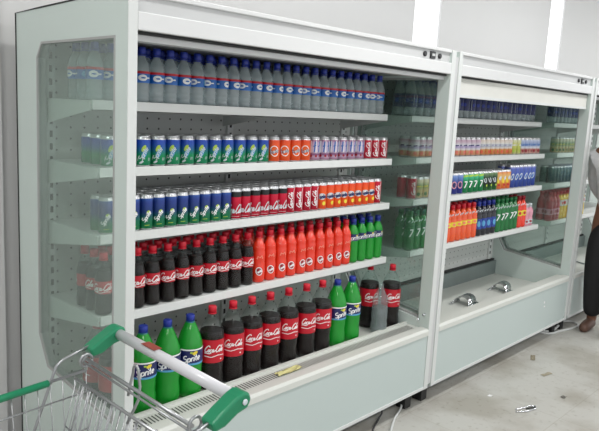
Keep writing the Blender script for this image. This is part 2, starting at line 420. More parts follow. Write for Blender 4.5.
def build_protos():
    P = {}
    P['ll'] = can_proto('lemon_lime_can', M['can_ll'], deco=d_ll)
    P['lls'] = can_proto('lemon_lime_can', M['can_ll_slim'], .0278, .137, d_ll2)
    P['or'] = can_proto('orange_soda_can', M['can_or'], deco=d_or)
    P['ors'] = can_proto('orange_soda_can', M['can_or'], .0278, .137, d_or2)
    P['pu'] = can_proto('grape_soda_can', M['can_purple'], deco=d_pu)
    P['ck'] = can_proto('cola_can', M['can_red'], deco=d_ck)
    P['cks'] = can_proto('cola_can', M['can_red'], .0278, .137, d_ck)
    P['zero'] = can_proto('cola_can', M['can_zero'], .0278, .137, d_zero)
    # case beyond
    def dm(c1, c2):
        def f(b, R, h):
            for i in range(5):
                u = (i - 2) * .038; b.disc(u, h * .22, .011, .011, R, c1); b.wrap([(u - .012, h * .56), (u + .012, h * .58)], .007, R, c2)
        return f
    P['m1'] = can_proto('milk_drink_can', M['can_milk1'], .031, .122, dm(M['orange_pale'], M['capnavy']))
    P['m2'] = can_proto('milk_drink_can', M['can_milk2'], .031, .122, dm(M['orange2'], M['offwhite']))
    P['m3'] = can_proto('milk_drink_can', M['can_milk3'], .031, .122, dm(M['lime'], M['white']))
    P['m4'] = can_proto('milk_drink_can', M['can_milk4'], .031, .122, dm(M['darkred'], M['blue']))
    def dpb(b, R, h): b.disc(0, h * .45, .018, .024, R, M['pink']); b.disc(0, h * .45, .012, .017, R + .0004, M['navy'])
    def dgr(b, R, h):
        for u in (-.05, 0, .05): put(b, text('7'), .04, R + .0002, W, .008, u, h * .42, shear=.1)
        b.wrap([(-.02, h * .8), (.02, h * .86)], .012, R, M['lime'])
    def dbg(b, R, h): b.disc(0, h * .5, .016, .02, R, M['black']); put(b, text('U'), .03, R + .0004, M['offwhite'], .006, .0, h * .55, rot=.4); b.disc(.016, h * .3, .008, .008, R + .0004, M['lime'])
    def dmx(b, R, h): b.disc(-.008, h * .45, .012, .018, R, M['yellow'], tilt=.5); b.disc(.012, h * .6, .01, .015, R, M['offwhite'], tilt=-.4); b.disc(.006, h * .25, .01, .008, R, M['red'])
    def dbl(b, R, h):
        for u in (-.045, 0, .045): b.disc(u, h * .5, .011, .026, R, M['offwhite'], tilt=-.3); b.disc(u, h * .5, .006, .016, R + .0004, M['blue'], tilt=-.3)
    P['pb'] = can_proto('grape_soda_can', M['can_pb'], .0325, .14, dpb)
    P['gr'] = can_proto('lemon_lime_can', M['can_gr'], .0325, .14, dgr)
    P['bg'] = can_proto('citrus_soda_can', M['can_bg'], .0325, .14, dbg)
    P['mx'] = can_proto('fruit_soda_can', M['can_mix'], .0325, .14, dmx)
    P['bl'] = can_proto('energy_drink_can', M['can_bl'], .033, .168, dbl)
    P['be'] = can_proto('fruit_juice_can', M['can_beige'], .031, .13, dm(M['capgreen'], M['yellow']))
    P['te'] = can_proto('tea_can', M['can_teal'], .031, .14)
    # bottles
    rw = .0315
    def lw(l, R, z0, z1):
        zm = (z0 + z1) / 2
        for a, c in ((0, W), (PI * .66, M['skyblue']), (PI * 1.33, W)):
            l.disc(a * R, zm - .003, .018, .012, R, c); l.disc(a * R + .002, zm - .003, .009, .003, R + .0004, M['blue'])
            l.wrap([(a * R + .018, zm - .003), (a * R + .03, zm - .003)], .005, R, W)
        l.lathe([(R, z1 - .009), (R, z1)], M['red'], 20, top=False, bottom=False)
    P['wa'] = bottle_proto('water_bottle', [(.024, 0), (rw, .006), (rw, .018), (rw - .002, .022), (rw, .026), (rw, .038), (rw - .002, .042), (rw, .046), (rw, .058), (rw - .001, .062), (rw - .001, .106), (rw, .11), (rw, .135), (rw * .85, .15), (.015, .172), (.0125, .178), (.0125, .196)],
                           M['petw'], M['capblue'], (.0148, .026), (rw + .0004, .075, .118, M['blue'], lw))
    R1 = .037
    def lw1(l, R, z0, z1):
        for i in range(4):
            u = i * PI * R / 2; l.wrap([(u, z0 + .006), (u, z1 - .006)], .002, R, M['offwhite']); l.disc(u + .02, (z0 + z1) / 2, .012, .012, R, M['capblue'])
    P['wb'] = bottle_proto('large_water_bottle', [(.03, 0), (R1, .008), (R1, .02), (R1 - .002, .025), (R1, .03), (R1, .05), (R1 - .001, .055), (R1 - .001, .125), (R1, .13), (R1 * .9, .16), (.016, .2), (.014, .21), (.014, .222)],
                           M['petw'], M['capnavy'], (.016, .02), (R1, .052, .128, M['navy'], lw1))
    # half litre contour bottle
    cont = [(.022, 0), (.031, .006), (.032, .02), (.0315, .04), (.029, .06), (.0285, .078), (.0305, .088), (.0305, .128), (.0315, .134), (.031, .145), (.026, .168), (.018, .19), (.0135, .203), (.013, .212), (.013, .226)]
    def lc(l, R, z0, z1): put(l, COK, .026, R, W, .0036, 0, (z0 + z1) / 2 + .002, shear=.3, sx=.9); l.wrap([(-.03, z0 + .008), (-.01, z0 + .004), (.012, z0 + .009), (.032, z0 + .005)], .0025, R, W)
    P['cb'] = bottle_proto('cola_bottle', cont, M['pet'], M['capred'], (.016, .024), (.0312, .084, .131, M['red'], lc), (M['cola'], .17, 'cola'))
    def do(b):
        R = .0325
        b.disc(0, .055, .017, .02, R, W, tilt=.3); b.disc(0, .055, .013, .016, R + .0004, M['darkred'], tilt=.3); put(b, FAN, .013, R + .0008, W, .0035, 0, .055, rot=.4, sx=.9)
        b.wrap([(-.012, .112), (-.008, .124), (.002, .119), (.012, .128), (.015, .114)], .006, R, M['orange_pale'])
        b.wrap([(-.018, .168), (0, .163), (.016, .167)], .0025, R * .9, M['orange_pale'])  # highlight line on the shoulder, painted as a pale stroke
    fp = [(.023, 0), (.031, .006), (.032, .02), (.032, .085), (.03, .095), (.0315, .106), (.0318, .14), (.029, .15), (.031, .158), (.028, .172), (.018, .192), (.0135, .203), (.013, .226)]
    P['ob'] = bottle_proto('orange_soda_bottle', fp, M['orange_liquid'], M['capred'], (.016, .024), None, None, deco=do)
    def ls(l, R, z0, z1): put(l, SPR, (z1 - z0) * .7, R, W, (z1 - z0) * .1, 0, (z0 + z1) / 2, shear=.25, rot=.12); l.disc(.014 * R / .032, z1 - (z1 - z0) * .2, .006 * R / .032, .0035 * R / .032, R + .0003, M['yellow'], tilt=.5)
    sp = [(.022, 0), (.031, .006), (.032, .02), (.0315, .1), (.031, .118), (.031, .158), (.0305, .164), (.024, .182), (.015, .199), (.013, .205), (.013, .226)]
    P['sb'] = bottle_proto('lemon_lime_bottle', sp, M['petg'], M['capblue'], (.016, .026), (.0314, .12, .156, M['navy'], ls))
    # two litre bottles
    def lc2(l, R, z0, z1):
        for u in (0, PI * R):
            put(l, COK, .029, R, W, .0042, u, z0 + .062, shear=.3, sx=.82); l.wrap([(u - .045, z0 + .03), (u - .015, z0 + .026), (u + .015, z0 + .034), (u + .05, z0 + .028)], .0034, R, W)
            l.disc(u + .03, z0 + .015, .004, .0035, R, W)
    big = [(.03, 0), (.046, .004), (.053, .016), (.054, .04), (.053, .062), (.05, .078), (.0525, .09), (.0525, .118), (.0535, .128), (.0535, .228), (.054, .236), (.052, .25), (.044, .275), (.03, .302), (.018, .325), (.0145, .335), (.0145, .35)]
    P['c2'] = bottle_proto('cola_bottle', big, M['pet'], M['capred'], (.0175, .026), (.0544, .128, .228, M['red'], lc2), (M['cola'], .258, 'cola'), seg=28)
    def ls2(l, R, z0, z1):
        for u in (0, PI * R):
            put(l, SPR, .027, R, W, .0048, u, (z0 + z1) / 2 - .004, shear=.25, rot=.15); l.disc(u + .012, z1 - .016, .012, .007, R + .0004, M['yellow'], tilt=.4); l.disc(u - .004, z1 - .014, .006, .004, R + .0006, M['lime'])
        l.lathe([(R, z1 - .006), (R, z1)], W, 28, top=False, bottom=False); l.lathe([(R, z0), (R, z0 + .008)], M['skyblue'], 28, top=False, bottom=False)
    spb = [(.03, 0), (.046, .004), (.053, .016), (.054, .04), (.0525, .07), (.0495, .09), (.052, .115), (.053, .15), (.053, .215), (.0535, .222), (.05, .24), (.04, .27), (.028, .298), (.018, .318), (.0145, .325), (.0145, .335)]
    P['s2'] = bottle_proto('lemon_lime_bottle', spb, M['petg'], M['capblue'], (.0178, .026), (.0538, .148, .215, M['navy'], ls2), seg=28)
    P['cl'] = bottle_proto('empty_bottle', [(.028, 0), (.042, .005), (.045, .02), (.045, .06), (.042, .075), (.045, .09), (.044, .15), (.042, .165), (.045, .175), (.044, .19), (.03, .225), (.016, .255), (.014, .262), (.014, .275), (.0155, .276), (.0155, .279), (.013, .28)],
                           M['petc'], None, None, None, (see_through('clear_water', (225, 232, 232), .35, (150, 158, 160), 1.33), .15, 'water'), seg=24)
    # second case bottles
    def band(c, t=None):
        def f(l, R, z0, z1):
            if t: 
                for u in (0, PI * R): put(l, t, (z1 - z0) * .85, R, c, .008, u, (z0 + z1) / 2, shear=.2)
            else:
                for i in range(4): l.disc(i * PI * R / 2, (z0 + z1) / 2, .012, (z1 - z0) * .3, R, c)
        return f
    def coll(c, z=.17):
        def f(b):
            for i in range(5): b.wrap([(-.02 + i * .02, z), (-.01 + i * .02, z + .012)], .006, .0325, c)
        return f
    P['rb'] = bottle_proto('orange_soda_bottle', fp, M['orange2'], M['capred'], (.0165, .026), (.0326, .098, .128, M['yellow'], band(M['orange_pale'])), None, deco=coll(M['offwhite']))
    P['bb'] = bottle_proto('cola_bottle', fp, M['darkbody'], M['capblue'], (.0165, .026), (.0326, .05, .12, M['bluebody'], band(M['skyblue'])), None, deco=coll(M['offwhite']))
    P['gb'] = bottle_proto('lemon_lime_bottle', sp, M['petg2'], M['capgreen'], (.0165, .026), (.0322, .08, .13, M['capgreen'], band(W, text('7'))), None, deco=coll(M['offwhite']))
    P['fb'] = bottle_proto('fruit_soda_bottle', fp, M['orange_liquid'], M['darkred'], (.0165, .026), (.0326, .09, .13, M['yellow'], band(M['red'])), None, deco=coll(M['offwhite']))
    P['pk'] = bottle_proto('milk_drink_bottle', [(.024, 0), (.029, .006), (.03, .05), (.026, .07), (.03, .09), (.028, .12), (.016, .14), (.014, .15), (.014, .16)], M['pink'], M['offwhite'], (.0165, .022), (.0305, .02, .05, M['offwhite'], band(M['darkred'])))
    P['yj'] = bottle_proto('juice_bottle', fp, M['yellow_liquid'], M['capred'], (.0165, .026), (.0326, .11, .16, M['offwhite'], band(M['red'])))
    P['rj'] = bottle_proto('juice_bottle', fp, M['red_liquid'], M['capred'], (.0165, .026), (.0326, .05, .1, M['pink'], band(M['darkred'])))
    return P
P = build_protos()
used = set()
COUNT = {}
def place(key, x, y, z, rz, label, cat, group):
    p = P[key]
    o = p if key not in used else copy_tree(p)
    used.add(key)
    if key in used and o is p: pass
    o.location = (x, y, z); o.rotation_euler = (0, 0, rz)
    for k in ('label', 'category', 'group'):
        if k in o: del o[k]
    tag(o, label, cat, group); return o

LOOK = {
    'll': ('blue and green lemon-lime can', 'can'), 'lls': ('slim blue and green lemon-lime can', 'can'), 'or': ('orange soda can', 'can'), 'ors': ('slim orange soda can', 'can'),
    'pu': ('lilac and blue grape can', 'can'), 'ck': ('red cola can', 'can'), 'cks': ('slim red cola can', 'can'), 'zero': ('slim black-topped red cola can', 'can'),
    'm1': ('lilac and white drink can', 'can'), 'm2': ('cream and orange drink can', 'can'), 'm3': ('lime yellow drink can', 'can'), 'm4': ('blue and white drink can', 'can'),
    'pb': ('purple blue soda can', 'can'), 'gr': ('green lemon-lime can', 'can'), 'bg': ('black and green soda can', 'can'), 'mx': ('orange and yellow soda can', 'can'), 'bl': ('tall blue drink can', 'can'),
    'be': ('beige and green juice can', 'can'), 'te': ('dark teal drink can', 'can'), 'wa': ('blue-capped water bottle', 'bottle'), 'wb': ('navy-labelled water bottle', 'bottle'),
    'cb': ('small red-capped cola bottle', 'bottle'), 'ob': ('orange-red soda bottle', 'bottle'), 'sb': ('small blue-capped green bottle', 'bottle'), 'rb': ('red-capped amber soda bottle', 'bottle'),
    'bb': ('dark blue-capped cola bottle', 'bottle'), 'gb': ('dark green soda bottle', 'bottle'), 'fb': ('orange bottle with yellow label', 'bottle'), 'pk': ('pink milk drink bottle', 'bottle'),
    'yj': ('yellow juice bottle', 'bottle'), 'rj': ('red juice bottle', 'bottle')}
ROWN = ['front', 'second', 'third', 'fourth']
def run(case, shelf, z, y0, dy, seq, rows, rot=-.3, jit=.25, rowstart=None):
    """seq: list of (key, x). Rows behind start at y0 and step dy"""
    cname = {1: 'nearest', 2: 'second', 3: 'farthest'}[case]
    for r in range(rows):
        cnt = {}
        for i, (k, x) in enumerate(seq):
            if rowstart and r >= rowstart[0] and i < rowstart[1]: continue
            cnt[k] = cnt.get(k, 0) + 1
            look, cat = LOOK[k]
            lab = f"{look}, {ROWN[r]} row, shelf {['', 'one', 'two', 'three', 'four'][shelf]} of {cname} case, {ORD[cnt[k]]} from left"
            kk = {'can': 'cans', 'bottle': 'bottles'}[cat]
            rz = rot + random.uniform(-jit, jit) if r == 0 else random.uniform(-PI, PI)
            place(k, x + random.uniform(-.0008, .0008), y0 + r * dy + random.uniform(-.001, .001), z, rz, lab, cat, f"{look.replace(' can', '').replace(' bottle', '')} {kk} on shelf {['', 'one', 'two', 'three', 'four'][shelf]} of the {cname} case")

# ------------------------------------------------------------------ the display cases
ZS = [1.62, 1.383, 1.14, .835]          # shelf tops
YF = [.30, .25, .245, .24]              # shelf front edges
def display_case(X0, label, full_deck=True, blind=False, outer=False):
    root = empty('refrigerated_display_case', (X0, 0, 0)); tag(root, label, 'display case', 'refrigerated display cases in a row')
    L, D = 1.965, .80
    # side panels with their windows
    outerp = [(0, .10), (0, 1.97), (.60, 1.948), (D, 1.94), (D, .7), (D, .10)]
    innerp = [(.07, .50), (.07, 1.83), (.585, 1.825), (.625, 1.77), (.63, .68), (.56, .56)]
    for s, (a, b) in enumerate(((0, .035), (L - .04, L))):
        f = MB(); f.frame_x(outerp, innerp, a, b, M['case_side'])
        f.box(a, b, -.004, 0, .10, 1.97, M['case'])
        p = f.build('side_panel', root, .0015)
        # rubber seal round the window, on the outer face
        g = MB(); xs = a - .0012 if s == 0 else b + .0012
        inn2 = [(.078, .512), (.078, 1.822), (.582, 1.817), (.617, 1.767), (.622, .684), (.555, .569)]
        g.frame_x(innerp, inn2, min(xs, a + .01), a + .034, M['under']); g.build('window_seal', p)
        q = MB(); xm = a + .006 if s == 0 else b - .006
        q.prism_x(innerp, xm - .002, xm + .002, M['glass_out'] if (outer and s == 0) else M['glass']); q.build('glass_pane', p)
        if s == 0:
            e = MB(); e.tube([(a - .001, D - .003, .1), (a - .001, D - .003, 1.94), (a - .001, .6, 1.948), (a - .001, .02, 1.969)], .003, M['dark'], 6); e.build('edge_seam', p)
    # canopy
    c = MB(); c.box(.035, L - .04, .012, D, 1.905, 1.955, M['fascia_grey']); c.box(.035, L - .04, .02, D, 1.850, 1.905, M['under']); c.build('canopy', root)
    c = MB(); c.box(.035, L - .04, 0, .10, 1.955, 1.972, M['fascia']); c.build('canopy_top_trim', root, .003)
    c = MB(); c.box(.035, L - .04, -.004, .02, 1.848, 1.905, M['fascia']); fa = c.build('fascia', root, .003)
    for i, (x, w, h) in enumerate(((1.685, .03, .026), (1.755, .042, .036), (1.822, .03, .026))):
        k = MB()
        if i == 1: k.box(x - w / 2, x + w / 2, .004, .013, 1.93 - h / 2, 1.93 + h / 2, M['blackpl']); k.box(x - .012, x + .012, .001, .005, 1.925, 1.937, M['fascia_grey'])
        else:
            k.lathe([(h / 2, 0), (h / 2, .009), (h / 2 * .7, .011)], M['blackpl'], 16)
            k.v = [(x + px, .013 - pz, 1.93 + py) for px, py, pz in k.v]
        k.build('switch', root)
    c = MB(); c.box(.035, L - .04, .022, .10, 1.838, 1.846, M['dark']); c.box(.035, L - .04, .035, .09, 1.818, 1.838, M['fascia_grey']); c.box(.035, L - .04, .06, .64, 1.838, 1.85, M['liner']); c.build('air_outlet', root)
    if blind:
        b = MB(); b.tube([(.04, .04, 1.825), (L - .045, .04, 1.825)], .02, M['blind'], 12); b.box(.045, L - .05, .022, .027, 1.745, 1.825, M['blind']); b.box(.045, L - .05, .017, .032, 1.735, 1.75, M['case']); b.build('night_blind', root)
    # back
    b = MB(); b.box(.035, L - .04, .65, .68, .47, 1.85, M['back']); bk = b.build('back_panel', root)
    b = MB(); b.box(.035, L - .04, .68, D, .10, 1.905, M['under']); b.build('back_insulation', root)
    for x in (.06, .98, 1.85):
        u = MB(); u.box(x - .018, x + .018, .635, .65, .48, 1.84, M['shelf'])
        for k in range(26): u.box(x - .006, x + .006, .6335, .636, .52 + k * .05, .545 + k * .05, M['dark'])
        u.build('shelf_upright', root)
    # shelves
    for i, (z, yf) in enumerate(zip(ZS, YF)):
        s = MB(); s.box(.05, 1.815, yf + .006, .632, z - .016, z, M['shelf']); s.box(.05, 1.815, yf, yf + .008, z - .036, z + .003, M['shelf']); s.box(.05, 1.815, yf, yf + .03, z - .036, z - .03, M['shelf'])
        sh = s.build('shelf', root, .0012)
        for x in (.047, .93, 1.815):
            b = MB(); b.prism_x([(yf + .01, z - .034), (.634, z - .095), (.634, z - .002), (yf + .01, z - .002)], x - .003, x + .003, M['shelf']); b.build('shelf_bracket', sh)
    # base
    b = MB(); b.box(.035, L - .04, .04, D - .12, .10, .33, M['under']); b.box(.04, L - .04, .10, .12, .012, .10, M['under']); b.build('base', root)
    b = MB(); b.box(.035, L - .04, 0, .04, .112, .42, M['front']); b.box(.035, L - .04, -.003, .03, .10, .118, M['case']); fp = b.build('front_panel', root, .0015)
    b = MB(); b.prism_x([(-.006, .42), (-.006, .448), (.004, .46), (.05, .46), (.05, .42)], .035, L - .04, M['rail']); b.build('front_rail', root, .002)
    if full_deck:
        g = MB(); g.box(.035, L - .04, .05, .155, .435, .452, M['rail']); g.box(.035, L - .04, .143, .158, .43, .462, M['rail'])
        n = int((L - .12) / .0155)
        for k in range(n): x = .05 + k * .0155; g.add([(x, .068, .4528), (x + .006, .068, .4528), (x + .009, .122, .4528), (x + .003, .122, .4528)], [(0, 1, 2, 3)], M['grille_dark'])
        g.build('air_grille', root)
        d = MB(); d.box(.035, L - .04, .158, .65, .415, .43, M['rail']); d.build('deck', root)
        d = MB(); d.box(.035, L - .04, .05, .65, .33, .415, M['under']); d.build('deck_support', root)
    else:
        d = MB(); d.box(.035, L - .04, .05, .63, .33, .35, M['rail']); d.box(.035, L - .04, .05, .09, .35, .452, M['rail']); d.build('well_floor', root)
        d = MB(); d.box(.035, L - .04, .61, .65, .35, .462, M['metal']); d.box(.035, L - .04, .628, .655, .462, .476, M['dark']); d.build('evaporator_cover', root)
        d = MB(); d.tube([(.9, .12, .36), (1.0, .34, .36)], .006, M['metal']); d.tube([(1.45, .12, .36), (1.38, .3, .37)], .005, M['metal']); d.build('drain_pipe', root)
    for x in (.008, L - .12):
        for y in (.07, D - .1):
            f = MB(); f.box(x - .03, x + .03, y - .03, y + .03, .0, .075, M['black']); f.box(x - .02, x + .02, y - .02, y + .02, .075, .10, M['black']); f.build('foot', root, .003)
    return root

c1 = display_case(0, 'long white open refrigerated case full of soft drinks, the one nearest the trolley', True, False, True)
c2 = display_case(2.0, 'white open refrigerated case with empty bottom well and lowered blind strip, middle of three', False, True)
c3 = display_case(4.0, 'farthest white refrigerated case, beside the person in black trousers', False, False)
for (x, y) in ((2.00, 0), (4.00, 0)):
    j = MB(); j.box(x - .0345, x - .0005, .001, .05, .12, 1.94, M['fascia_grey']); o = j.build('joint_strip', c1 if x < 3 else c2)
    if x > 3: o.location = (-2.0, 0, 0)
for z in (.535, .50):
    k = MB(); k.tube([(1.925, .03 + (.535 - z), z), (1.908, .03 + (.535 - z), z)], .007, M['chrome'], 10); k.build('shelf_hook', c1)
s = MB()
s.box(1.495, 1.515, -.0018, 0, .315, .328, M['white']); s.box(1.505, 1.52, -.0018, 0, .285, .295, M['white']); s.build('sticker', c2)

# chrome pieces in the empty well of the second case
for i, (x, y, rz) in enumerate(((2.86, .30, .1), (3.42, .31, .12))):
    b = MB()
    n = 8; r = .05
    vs = []; fs = []
    for j in range(n + 1):
        a = PI * j / n
        for xx in (-.05, .05): vs.append((xx + .03 * math.sin(a), -r * math.cos(a), .004 + r * .9 * math.sin(a)))
    for j in range(n): fs.append((2 * j, 2 * j + 1, 2 * j + 3, 2 * j + 2))
    b.add(vs, fs, M['chrome'], True)
    b.box(-.06, .06, -.062, -.046, 0, .006, M['chrome']); b.box(-.06, .06, .046, .062, 0, .006, M['chrome'])
    o = b.build('chrome_bracket', None); sol = o.modifiers.new('s', 'SOLIDIFY'); sol.thickness = .003
    o.location = (x, y, .352); o.rotation_euler = (0, 0, rz); o.scale = (1.25, 1.25, 1.25)
    tag(o, 'arched chrome bracket in the empty well, ' + ('the one nearer the trolley' if i == 0 else 'the one farther from the trolley'), 'bracket', 'chrome brackets in the empty well')

# ------------------------------------------------------------------ stock, nearest case
G = lambda k, x0, n, dx: [(k, x0 + dx * i) for i in range(n)]
run(1, 1, ZS[0], YF[0] + .045, .066, G('wa', .083, 27, .0652), 3, jit=.9)
run(1, 2, ZS[1], YF[1] + .045, .068, G('ll', .114, 12, .069) + G('or', .942, 4, .069) + G('pu', 1.218, 6, .069) + G('ck', 1.632, 3, .069), 3, rot=-.55, jit=.18)
run(1, 3, ZS[2], YF[2] + .04, .058, G('lls', .0955, 11, .0565) + G('zero', .0955 + 11 * .0565, 6, .0565) + G('cks', .0955 + 17 * .0565, 4, .0565) + G('ors', .0955 + 21 * .0565, 8, .0565) + G('cks', .0955 + 29 * .0565, 1, .0565), 4, rot=-.55, jit=.12, rowstart=(2, 3))
run(1, 4, ZS[3], YF[3] + .045, .0675, G('cb', .086, 11, .0715) + G('ob', .873, 10, .0688) + G('sb', 1.556, 4, .0715), 3, rot=-.45, jit=.3)
# bottom deck
row = [('s2', .222, .225), ('s2', .335, .225), ('s2', .447, .225), ('c2', .562, .225), ('c2', .677, .225), ('c2', .788, .225), ('c2', .903, .225), ('c2', 1.023, .225), ('c2', 1.148, .225), ('c2', 1.265, .225), ('s2', 1.383, .225), ('s2', 1.503, .225), ('c2', 1.765, .305), ('cl', 1.715, .188), ('c2', 1.86, .222)]
labs = ['large green lemon-lime bottle on the deck, closest to the trolley handle end', 'large green lemon-lime bottle on the deck, second from the near post', 'large green lemon-lime bottle on the deck, beside the first large cola bottle',
        'large cola bottle on the deck, directly beside the three green bottles'] + [f'large cola bottle on the deck, {ORD[i]} of the unbroken cola line from left' for i in range(2, 7)] + ['large cola bottle on the deck, last of the cola line beside a green bottle',
        'large green bottle on the deck, directly beside the cola line', 'large green bottle on the deck, the farther of the far pair', 'large cola bottle on the deck standing behind the clear bottle', 'clear bottle without a cap on the deck, between two cola bottles', 'large cola bottle on the deck, last one by the far side panel']
for (kk, x, y), lb in zip(row, labs):
    place(kk, x, y, .43, -.5 + random.uniform(-.15, .25), lb, 'bottle', {'s2': 'large green bottles on the deck', 'c2': 'large cola bottles on the deck', 'cl': 'clear bottles on the deck'}[kk])
place('c2', .10, .235, .43, .4, 'large cola bottle on the deck behind the near post, seen through side glass', 'bottle', 'large cola bottles on the deck')
place('c2', .10, .352, .43, 1.2, 'large cola bottle on the deck farthest back behind the side glass', 'bottle', 'large cola bottles on the deck')

# ------------------------------------------------------------------ stock, second case
run(2, 1, ZS[0], YF[0] + .05, .08, G('wb', 2.095, 22, .0765), 2, jit=1.5)
run(2, 2, ZS[1], YF[1] + .045, .066, G('m1', 2.085, 12, .066) + G('m2', 2.877, 7, .066) + G('m3', 3.339, 2, .066) + G('m4', 3.471, 5, .066), 2, jit=.5)
run(2, 3, ZS[2], YF[2] + .045, .068, G('cks', 2.085, 1, .066) + G('be', 2.15, 6, .065) + G('pb', 2.545, 2, .067) + G('gr', 2.68, 4, .067) + G('bg', 2.948, 3, .067) + G('mx', 3.149, 3, .067) + G('bl', 3.352, 6, .069), 2, rot=-.6, jit=.2)
run(2, 4, ZS[3], YF[3] + .045, .0675, G('gb', 2.09, 6, .068) + G('rb', 2.50, 6, .068) + G('bb', 2.91, 4, .068) + G('gb', 3.184, 5, .068) + G('fb', 3.526, 2, .068) + G('pk', 3.66, 2, .066), 2, rot=-.6, jit=.25)
# ------------------------------------------------------------------ stock, third case
run(3, 1, ZS[0], YF[0] + .05, .08, G('wb', 4.095, 10, .0765), 1, jit=1.5)
run(3, 2, ZS[1], YF[1] + .045, .066, G('be', 4.085, 11, .066), 1)
run(3, 3, ZS[2], YF[2] + .045, .066, G('te', 4.085, 11, .067), 2)
run(3, 4, ZS[3], YF[3] + .045, .0675, G('rj', 4.09, 3, .068) + G('yj', 4.294, 8, .068), 2)

# ------------------------------------------------------------------ shopping trolley
def cart():
    root = empty('shopping_trolley', (-.36, -.60, 0)); tag(root, 'wire shopping trolley with grey push handle and green plastic handle ends', 'trolley')
    def B(mb, n, par=root, bevel=0):
        o = mb.build(n, par, bevel); mb_loc = (.36, .60, 0); o.location = mb_loc if par is root else (0, 0, 0); return o
    hA, hB = (-.228, -.335, 1.0), (-.246, -.835, 1.0)
    h = MB(); h.tube([hA, hB], .0145, M['carthandle'], 16)
    hd = B(h, 'handle_bar')
    q = MB(); q.box(-.012, .012, -.03, .03, .0, .0012, M['redprint'])
    o = q.build('print_patch', hd); o.location = (-.234, -.50, 1.0143); o.rotation_euler = (0, 0, -.035)
    # plastic ends
    for sgn, (x, y, z) in ((1, hA), (-1, hB)):
        e = MB(); yy0, yy1 = (y - .008, y + .034) if sgn > 0 else (y - .034, y + .008)
        poly = [(.022, .0), (.016, .016), (.0, .022), (-.018, .016), (-.055, -.004), (-.088, -.024), (-.080, -.046), (-.05, -.042), (-.016, -.024), (.012, -.018)]
        # extrude in y
        n = len(poly); vs = [(x + px, yy0, z + pz) for px, pz in poly] + [(x + px, yy1, z + pz) for px, pz in poly]
        e.add(vs, [tuple(reversed(range(n))), tuple(range(n, 2 * n))] + [(i, (i + 1) % n, (i + 1) % n + n, i + n) for i in range(n)], M['cartgreen'])
        eo = B(e, 'handle_end', root, .006)
        s2 = MB(); yb = yy0 - .001 if sgn < 0 else yy1 + .001
        s2.lathe([(.007, 0), (.007, .002), (.004, .003)], M['offwhite'], 12)
        s2.v = [(x + px, yb - (pz if sgn < 0 else -pz), z + py) for px, py, pz in s2.v]
        s2.build('screw_cover', eo)
    # handle arms: two rods from each green end into the basket and down to the chassis
    for y in (-.318, -.852):
        for dy, dz in ((.010, 0), (-.010, -.012)):
            a = MB(); 
            if dz: a.tube([(-.30, y, .966), (-.312, y, .955), (-.33, y + dy, .94)], .004, M['wire'], 8)
            else: a.tube([(-.305, y, .978), (-.38, y, .958), (-.398, y, .945), (-.43, y, .86), (-.475, y, .74), (-.60, y, .35), (-.66, y, .16)], .0042, M['wire'], 8)
            B(a, 'handle_arm')
    # basket
    xr, xf, yf, yn = -.335, -1.16, -.355, -.80
    zt, zb = .93, .62
    def side(y, yb, nm):
        r = MB(); r.tube([(xr, y, zt), (xf, y - (.03 if y > -.5 else -.03), zt - .03)], .0042, M['wire'], 8)
        rr = B(r, 'top_rail')
        g = MB(); x0, x1 = xr - .105, xf + .05; g.tube([(x0, y - .005 if y > -.5 else y + .005, zt - .0055), (x1, y - (.028 if y > -.5 else -.028), zt - .029)], .009, M['cartgreen'], 10); g.build('green_sleeve', rr)
        w = MB()
        for zz in (.875, .78, .69):
            t = (zt - zz) / (zt - zb); w.tube([(xr - .02 * t, y + (yb - y) * t, zz), (xf + .1 * t, y + (yb - y) * t - (.03 if y > -.5 else -.03) * (1 - t), zz - .02)], .0022, M['wire'], 6)
        for k in range(26):
            t = k / 25; x = xr + (xf - xr) * t; yt = y - (.03 if y > -.5 else -.03) * t
            w.tube([(x, yt, zt - .03 * t), (x * 1.0 - .02 + .08 * t, yb, zb + .02)], .0013, M['wire'], 6)
        B(w, 'side_mesh')
    side(yf, yf - .05, 'far'); side(yn, yn + .05, 'near')
    # rear gate: thick rail with ringed ends, two lower rails, upright wires
    r = MB(); r.tube([(-.325, yf + .012, .953), (-.34, yn - .012, .953)], .0048, M['wire'], 8); r.tube([(-.332, yf + .012, .945), (-.347, yn - .012, .945)], .003, M['wire'], 8)
    for y in (yf + .008, yn - .008):
        r.tube([(-.33 + .017 * math.cos(a), y, .953 + .017 * math.sin(a)) for a in [i * PI / 6 for i in range(13)]], .004, M['wire'], 6)
    rr = B(r, 'rear_rail')
    gt = MB()
    for (xx, zz, rd) in ((-.37, .92, .004), (-.355, .905, .0035), (-.40, .80, .0022), (-.43, .70, .0022)): gt.tube([(xx, yf - .01, zz), (xx - .01, yn + .01, zz)], rd, M['wire'], 6)
    for k in range(21):
        y = yf - .012 - k * (abs(yn - yf) - .02) / 20; gt.tube([(-.368, y, .915), (-.45, y, zb)], .0014, M['wire'], 6)
    B(gt, 'rear_gate')
    # folded child seat: flap wires and a hook standing above the rail
    cs = MB()
    for k in range(12):
        y = yf - .02 - k * .036; cs.tube([(-.352, y, .905), (-.385, y + .006, .78), (-.40, y, .70)], .0024, M['wire'], 6)
    B(cs, 'child_seat')
    hk = MB(); y0 = -.555
    pts = [(-.335, y0, .93), (-.33, y0, .955)] + [(-.322 , y0 + .0 - .012 * (1 - math.cos(a)), .985 + .022 * math.sin(a)) for a in [i * PI / 8 for i in range(9)]] + [(-.322, y0 - .03, .96), (-.33, y0 - .036, .93), (-.36, y0 - .036, .88)]
    hk.tube(pts, .0035, M['wire'], 8); B(hk, 'seat_hook')
    # basket floor
    fl = MB()
    for k in range(14): y = yf - .05 - k * (abs(yn - yf) - .1) / 13; fl.tube([(-.45, y, zb), (xf + .1, y, zb + .04)], .0018, M['wire'], 6)
